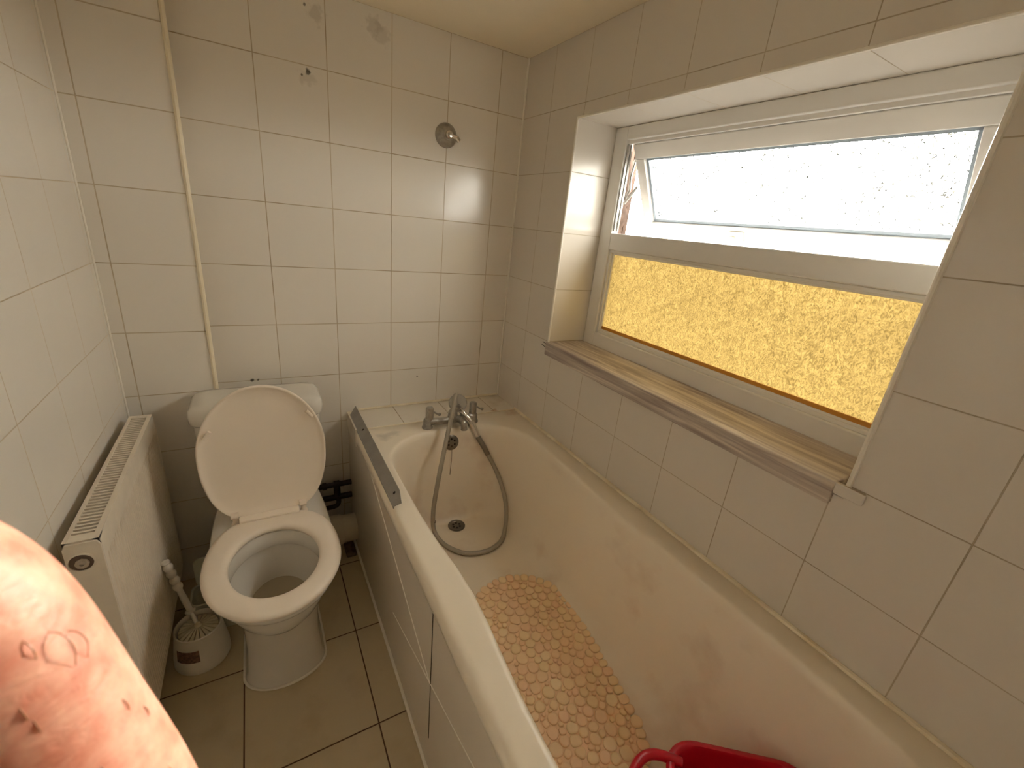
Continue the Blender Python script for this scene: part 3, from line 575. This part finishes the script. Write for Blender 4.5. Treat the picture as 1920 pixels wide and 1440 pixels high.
for yy, s in ((RY0, -1), (RY1, 1)):
    bm = bmesh.new(); P0 = [(RX0 + 0.001, RZ0 + 0.01), (RX1 - 0.001, RZ0 + 0.01), (RX1 - 0.001, RZ1 - 0.012), (RX1 - 0.006, RZ1 - 0.002), (RX0 + 0.006, RZ1 - 0.002), (RX0 + 0.001, RZ1 - 0.012)]
    loft(bm, [[(x, yy, z) for x, z in P0], [(x, yy + s*0.004, z) for x, z in P0]], True, True)
    sc = put('side_cover', bm, M_rad, ra, bevel=0.0015)
    c = (-1.2985, yy + s*0.004, 0.660)
    bm = bmesh.new(); lathe(bm, [(0.0215, 0.0), (0.0215, 0.002), (0.0185, 0.0025), (0.0180, 0.0004)], c, (0, s, 0), 32, cap1=False); put('port_rim', bm, M_rad, sc)
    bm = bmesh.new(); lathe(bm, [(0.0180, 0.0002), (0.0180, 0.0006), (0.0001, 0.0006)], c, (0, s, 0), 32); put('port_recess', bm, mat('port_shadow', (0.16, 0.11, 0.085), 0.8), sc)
    bm = bmesh.new(); lathe(bm, [(0.011, 0), (0.011, 0.003), (0.006, 0.0035), (0.006, 0.006), (0.003, 0.006), (0.003, 0.003), (0.0001, 0.003)], (c[0] + 0.001, c[1] + s*0.0005, c[2] - 0.002), (0, s, 0), 8); put('bleed_valve', bm, mat('plug_metal', (0.55, 0.47, 0.38), 0.3, metal=0.5), sc)
for yy in (-0.66, -0.23):
    put('wall_hook', B((LX, RX0, yy - 0.015, yy + 0.015, 0.30, 0.62)), M_rad, ra)

# ------------------------------------------------------------------ toilet brush, its holder, bin
HB = Vector((-1.205, -0.428, 0))
ho = thing('brush_holder', 'white bell-shaped toilet brush holder on the floor left of the toilet', 'brush holder', HB)
bm = bmesh.new(); lathe(bm, [(0.071, 0), (0.073, 0.004), (0.072, 0.03), (0.067, 0.07), (0.062, 0.105), (0.061, 0.122), (0.058, 0.124), (0.056, 0.120), (0.057, 0.10), (0.060, 0.05), (0.060, 0.01)], HB, n=48)
put('holder_cup', bm, M_white, ho)
bm = bmesh.new(); rings = []
for z in (0.048, 0.058, 0.068, 0.078, 0.088):
    r = 0.0692 - (z - 0.048)*0.10 + 0.0008; rings.append([(HB.x + r*math.cos(a), HB.y + r*math.sin(a), z) for a in [math.radians(-142 + 4.5*k) for k in range(13)]])
loft(bm, rings, closed=False); put('paper_sticker', bm, mat('worn_sticker', (0.22, 0.12, 0.09), 0.7, noise=0.6, nscale=120), ho)['label'] = 'worn reddish brown sticker'
tb = thing('toilet_brush', 'white toilet brush with beaded handle leaning in its holder', 'toilet brush', HB + Vector((0, 0, 0.05)))
b0 = Vector((-1.207, -0.420, 0.108)); b1 = Vector((-1.257, -0.392, 0.352)); ax = (b1 - b0); LN = ax.length; ax.normalize()
bm = bmesh.new()
pr = [(0.0055, 0), (0.0055, 0.05), (0.0055, 0.058), (0.0135, 0.061), (0.0135, 0.064), (0.008, 0.067), (0.0075, 0.075), (0.0088, 0.10), (0.0075, 0.145)]
h = 0.148
for k in range(4):
    pr += [(0.0085, h), (0.0115, h + 0.005), (0.0128, h + 0.011), (0.0115, h + 0.017), (0.0085, h + 0.022)]; h += 0.0235
pr += [(0.008, h), (0.0115, h + 0.004), (0.010, h + 0.009), (0.0001, h + 0.011)]
k = LN / (h + 0.011); pr = [(r, t*k) for r, t in pr]
lathe(bm, pr, b0, ax, 20); put('handle', bm, M_white, tb)
bm = bmesh.new()
for k in range(20):
    a = 2*PI*k/20; c = Vector((math.cos(a), math.sin(a), 0)); side = Vector((-c.y, c.x, 0))
    o = HB + Vector((0, 0, 0.098))
    q0 = [o + c*0.008 - side*0.001, o + c*0.008 + side*0.001, o + c*0.050 + side*0.0058, o + c*0.050 - side*0.0058]
    lo = [p + Vector((0, 0, -0.045)) for p in q0]; hi = [q0[0] + Vector((0, 0, 0.024)), q0[1] + Vector((0, 0, 0.024)), q0[2] + Vector((0, 0, 0.012)), q0[3] + Vector((0, 0, 0.012))]
    v = [bm.verts.new(p) for p in lo + hi]
    for f in ((0,3,2,1),(4,5,6,7),(0,1,5,4),(1,2,6,5),(2,3,7,6),(3,0,4,7)): bm.faces.new([v[i] for i in f])
lathe(bm, [(0.012, -0.05), (0.012, 0.02), (0.006, 0.028)], HB + Vector((0, 0, 0.1)), n=14)
put('bristle_head', bm, mat('bristles', (0.66, 0.60, 0.46), 0.8), tb)

bi = thing('waste_bin', 'small grey-green plastic bin with raised lid behind the toilet brush', 'bin', (-1.16, -0.30, 0))
bm = bmesh.new(); loft(bm, [rr2(-1.225, -1.105, -0.350, -0.262, 0.02, 0.0), rr2(-1.232, -1.10, -0.354, -0.258, 0.022, 0.118), rr2(-1.234, -1.098, -0.356, -0.256, 0.022, 0.124), rr2(-1.228, -1.104, -0.350, -0.262, 0.02, 0.124), rr2(-1.222, -1.108, -0.346, -0.266, 0.02, 0.01)], True, True)
put('bin_body', bm, M_bin, bi)
bm = bmesh.new(); P = rrect(-1.222, -1.106, 0.112, 0.225, 0.022, 0, 8, 2); loft(bm, [[(x, -0.2545, z) for x, z, _ in P], [(x, -0.2485, z) for x, z, _ in P]], True, True)
put('bin_lid', bm, M_bin, bi, bevel=0.0015)

# ------------------------------------------------------------------ pebble bath mat
def pebble_mat():
    bm = bmesh.new(); rnd = random.Random(3)
    C0 = Vector((-0.352, -1.045)); ang = math.radians(-9.5); ca, sa = math.cos(ang), math.sin(ang)
    HW, HL = 0.172, 0.345
    def inside(u, v, m):
        # stadium-like outline with a softly pinched middle
        w_ = HW - m
        if abs(v) <= HL - HW: return abs(u) <= w_
        dv = abs(v) - (HL - HW); return u*u + dv*dv <= w_*w_
    pts = []
    # boundary pebbles first
    per = []
    for s in range(2):
        for k in range(60):
            pass
    def bound(t):
        # t in [0, P): walk the stadium boundary inset
        r = HW - 0.013; st = 2*(HL - HW); arc = PI*r; Pm = 2*st + 2*arc; t %= Pm
        if t < st: return (r, -st/2 + t)
        t -= st
        if t < arc: a = t/r; return (r*math.cos(a), st/2 + r*math.sin(a))
        t -= arc
        if t < st: return (-r, st/2 - t)
        t -= st; a = PI + t/r; return (r*math.cos(a), -st/2 + r*math.sin(a))
    r = HW - 0.013; Pm = 4*(HL - HW) + 2*PI*r; t = 0
    while t < Pm - 0.012:
        rad = rnd.uniform(0.0115, 0.0155); u, v = bound(t + rad); pts.append((u, v, rad)); t += rad*2*0.97
    fails = 0
    for target in (0.0150, 0.0130, 0.0110, 0.009, 0.0072, 0.0055):
        fails = 0
        while fails < 2500:
            u, v = rnd.uniform(-HW, HW), rnd.uniform(-HL, HL); rad = target*rnd.uniform(0.9, 1.08)
            if not inside(u, v, 0.02) or any((u-a)**2 + (v-b)**2 < ((rad + c)*0.97)**2 for a, b, c in pts): fails += 1; continue
            pts.append((u, v, rad))
    # relax into power cells: each pebble is its cell, shrunk and rounded
    dirs = 18
    for (u, v, rad) in pts:
        nb = [(a-u, b-v, c) for a, b, c in pts if 0 < (a-u)**2 + (b-v)**2 < 0.055**2]
        prof = []
        for k in range(dirs):
            a = 2*PI*k/dirs; dx, dy = math.cos(a), math.sin(a); best = rad*1.22
            for (a2, b2, c2) in nb:
                d = math.hypot(a2, b2); dot = (a2*dx + b2*dy)/d
                if dot > 0.05:
                    h = (d*d + rad*rad - c2*c2)/(2*d)       # power-cell wall
                    best = min(best, (h - 0.0012)/dot)
            prof.append(best)
        for _ in range(1): prof = [(prof[i-1] + 2*prof[i] + prof[(i+1) % dirs])/4 for i in range(dirs)]
        zt = rnd.uniform(0.0055, 0.0072)
        cols = []
        for (sc, z) in ((0.93, 0.0), (0.985, 0.0022), (0.97, 0.0042), (0.86, zt*0.88), (0.6, zt*0.985)):
            ring = []
            for k in range(dirs):
                a = 2*PI*k/dirs; uu = u + prof[k]*sc*math.cos(a); vv = v + prof[k]*sc*math.sin(a)
                ring.append(bm.verts.new((C0.x + uu*ca - vv*sa, C0.y + uu*sa + vv*ca, 0.1975 + z)))
            cols.append(ring)
        for A, Bq in zip(cols, cols[1:]):
            for k in range(dirs): bm.faces.new((A[k], A[(k+1) % dirs], Bq[(k+1) % dirs], Bq[k]))
        bm.faces.new(cols[-1])
    # thin backing web that joins the pebbles
    P = [bound(Pm*k/80) for k in range(80)]
    bt = [bm.verts.new((C0.x + (u*0.97)*ca - (v*0.985)*sa, C0.y + (u*0.97)*sa + (v*0.985)*ca, 0.1985)) for u, v in P]
    bm.faces.new(bt)
    return bm
def peb_material():
    m = mat('peach_rubber', (0.76, 0.55, 0.34), 0.55); t = m.node_tree; b = t.nodes['Principled BSDF']
    g = t.nodes.new('ShaderNodeNewGeometry'); r = t.nodes.new('ShaderNodeValToRGB')
    L(t, g.outputs['Random Per Island'], r.inputs[0]); e = r.color_ramp.elements
    e[0].color = (0.90, 0.72, 0.43, 1); e[1].color = (0.93, 0.77, 0.50, 1); x = e.new(0.9); x.color = (0.92, 0.66, 0.43, 1)
    L(t, r.outputs[0], b.inputs['Base Color']); return m
tag(put('bath_mat', pebble_mat(), peb_material(), sharp=70), 'peach pebble-pattern rubber mat lying in the bath', 'bath mat')

# ------------------------------------------------------------------ red jug in the bath
JC = Vector((-0.268, -1.546)); ja = Vector((0.788, -0.615)); jb = Vector((0.615, 0.788))
jug = thing('plastic_jug', 'red plastic jug with side handle standing in the bath', 'jug', (JC.x, JC.y, 0.196))
def jr(ha, hb, r, z, off=0.0):
    return [(JC.x + (x+off)*ja.x + y*jb.x, JC.y + (x+off)*ja.y + y*jb.y, z) for x, y, _ in rrect(-ha, ha, -hb, hb, r, 0, 10, 4)]
bm = bmesh.new()
loft(bm, [jr(0.085, 0.060, 0.05, 0.1975), jr(0.092, 0.066, 0.055, 0.203), jr(0.114, 0.080, 0.06, 0.29), jr(0.138, 0.092, 0.065, 0.39), jr(0.148, 0.100, 0.07, 0.393), jr(0.150, 0.102, 0.07, 0.396), jr(0.148, 0.100, 0.07, 0.3995),
          jr(0.137, 0.091, 0.064, 0.400), jr(0.134, 0.088, 0.062, 0.395), jr(0.110, 0.076, 0.055, 0.29), jr(0.085, 0.060, 0.05, 0.205)], True, True)
put('jug_body', bm, M_red, jug, sharp=60)
bm = bmesh.new()
hs = [(-0.325, -1.430, 0.3940), (-0.352, -1.404, 0.3965), (-0.378, -1.392, 0.400), (-0.405, -1.392, 0.400), (-0.435, -1.405, 0.398), (-0.475, -1.440, 0.392), (-0.495, -1.50, 0.375), (-0.475, -1.555, 0.34), (-0.42, -1.54, 0.32), (-0.355, -1.50, 0.31)]
cp = catmull(hs, 8); R = tube(bm, cp, 0.0095, 10)
put('jug_handle', bm, M_red, jug)

# ------------------------------------------------------------------ the hand beside the camera
Rm = cam.rotation_euler.to_matrix()
def cs(r, u, f): return CAM + Rm @ Vector((r, u, -f))
def hand():
    bm = bmesh.new(); sk = bm.verts.layers.skin.verify()
    def node(p, r, prev=None):
        v = bm.verts.new(cs(*p)); v[sk].radius = (r, r)
        if prev: bm.edges.new((prev, v))
        return v
    wrist = node((-0.045, -0.205, 0.070), 0.027); wrist[sk].use_root = True
    f1 = node((-0.020, -0.300, 0.050), 0.034, wrist); f2 = node((0.005, -0.42, 0.02), 0.040, f1)
    palm = node((-0.058, -0.150, 0.074), 0.026, wrist)
    k1 = node((-0.064, -0.115, 0.077), 0.019, palm)
    k2 = node((-0.080, -0.110, 0.063), 0.019, palm); k3 = node((-0.096, -0.112, 0.050), 0.018, palm); k4 = node((-0.110, -0.120, 0.040), 0.016, palm)
    def finger(pts, radii, k):
        q = k
        for p, r in zip(pts, radii): q = node(p, r, q)
    finger([(-0.0680, -0.0830, 0.0740), (-0.0760, -0.0570, 0.0670), (-0.0800, -0.0335, 0.0600), (-0.0910, -0.0215, 0.0530), (-0.1050, -0.0155, 0.0430), (-0.115, -0.0210, 0.0330), (-0.123, -0.026, 0.026)], [0.0170, 0.0158, 0.0160, 0.0142, 0.0125, 0.0112, 0.0085], k1)
    finger([(-0.0930, -0.082, 0.058), (-0.1010, -0.058, 0.050), (-0.110, -0.050, 0.040), (-0.121, -0.052, 0.026), (-0.128, -0.060, 0.016)], [0.0115, 0.0110, 0.0100, 0.0092, 0.0075], k2)
    finger([(-0.110, -0.086, 0.042), (-0.118, -0.066, 0.034), (-0.126, -0.062, 0.022), (-0.132, -0.068, 0.010)], [0.0105, 0.0100, 0.0092, 0.0075], k3)
    finger([(-0.124, -0.098, 0.030), (-0.131, -0.084, 0.022), (-0.137, -0.082, 0.012), (-0.140, -0.088, 0.004)], [0.0095, 0.0088, 0.0080, 0.0065], k4)
    finger([(-0.030, -0.150, 0.060), (-0.012, -0.125, 0.046), (0.000, -0.105, 0.034), (0.006, -0.088, 0.022)], [0.0165, 0.0130, 0.0112, 0.0085], palm)
    me = bpy.data.meshes.new('person'); bm.to_mesh(me); bm.free()
    o = bpy.data.objects.new('person', me); COL.objects.link(o)
    s = o.modifiers.new('skin', 'SKIN'); s.use_smooth_shade = True; s.branch_smoothing = 0.6
    d = o.modifiers.new('sub', 'SUBSURF'); d.levels = 2; d.render_levels = 3
    m = bpy.data.materials.new('skin'); m.use_nodes = True; t = m.node_tree; b = t.nodes['Principled BSDF']
    g = t.nodes.new('ShaderNodeNewGeometry')
    n = t.nodes.new('ShaderNodeTexNoise'); n.inputs['Scale'].default_value = 190; n.inputs['Detail'].default_value = 5; L(t, g.outputs['Position'], n.inputs['Vector'])
    r = t.nodes.new('ShaderNodeValToRGB'); L(t, n.outputs['Fac'], r.inputs[0]); e = r.color_ramp.elements
    e[0].position = 0.35; e[0].color = (0.66, 0.26, 0.18, 1); e[1].position = 0.70; e[1].color = (0.80, 0.46, 0.34, 1)
    L(t, r.outputs[0], b.inputs['Base Color']); b.inputs['Roughness'].default_value = 0.5; b.inputs['Subsurface Weight'].default_value = 0.25
    b.inputs['Subsurface Radius'].default_value = (0.006, 0.002, 0.001); b.inputs['Subsurface Scale'].default_value = 0.5
    wm = t.nodes.new('ShaderNodeMapping'); wm.inputs['Rotation'].default_value = (0.6, 0.3, 0.5); wm.inputs['Scale'].default_value = (1.0, 1.0, 2.6); L(t, g.outputs['Position'], wm.inputs[0])
    ad = t.nodes.new('ShaderNodeTexNoise'); ad.inputs['Scale'].default_value = 260; ad.inputs['Detail'].default_value = 5; ad.inputs['Distortion'].default_value = 0.8; L(t, wm.outputs[0], ad.inputs['Vector'])
    bp = t.nodes.new('ShaderNodeBump'); bp.inputs['Strength'].default_value = 0.45; bp.inputs['Distance'].default_value = 0.0006; L(t, ad.outputs[0], bp.inputs['Height']); L(t, bp.outputs[0], b.inputs['Normal'])
    me.materials.append(m)
    tag(o, 'bare pinkish hand of a person, finger close in the lower left corner', 'person')
    # hairs on the back of the finger
    bm = bmesh.new(); rnd = random.Random(5)
    axis = [Vector(p) for p in ((-0.0800, -0.0335, 0.060), (-0.0760, -0.057, 0.067), (-0.068, -0.083, 0.074))]
    for k in range(18):
        t_ = rnd.uniform(0.3, 1.7); i = min(int(t_), 1); f = t_ - i; c = axis[i].lerp(axis[i+1], f); rad = 0.0128
        a = rnd.uniform(-0.35, 0.55); d0 = (Vector((0.88, 0.47, 0)) * math.cos(a) + Vector((0, 0, -1))*math.sin(a)).normalized()
        al = (axis[i+1] - axis[i]).normalized(); base = c + d0*rad; ln = rnd.uniform(0.0025, 0.005)
        pts = [base, base + d0*ln*0.6 + al*ln*0.3, base + d0*ln*0.8 + al*ln*0.9, base + d0*ln*0.55 + al*ln*1.5]
        tube(bm, catmull([cs(*p) for p in pts], 5), [0.00010]*11 + [0.00007]*5, 5)
    hr = put('hair', bm, mat('hair_brown', (0.42, 0.20, 0.11), 0.4)); hr.parent = o
hand()
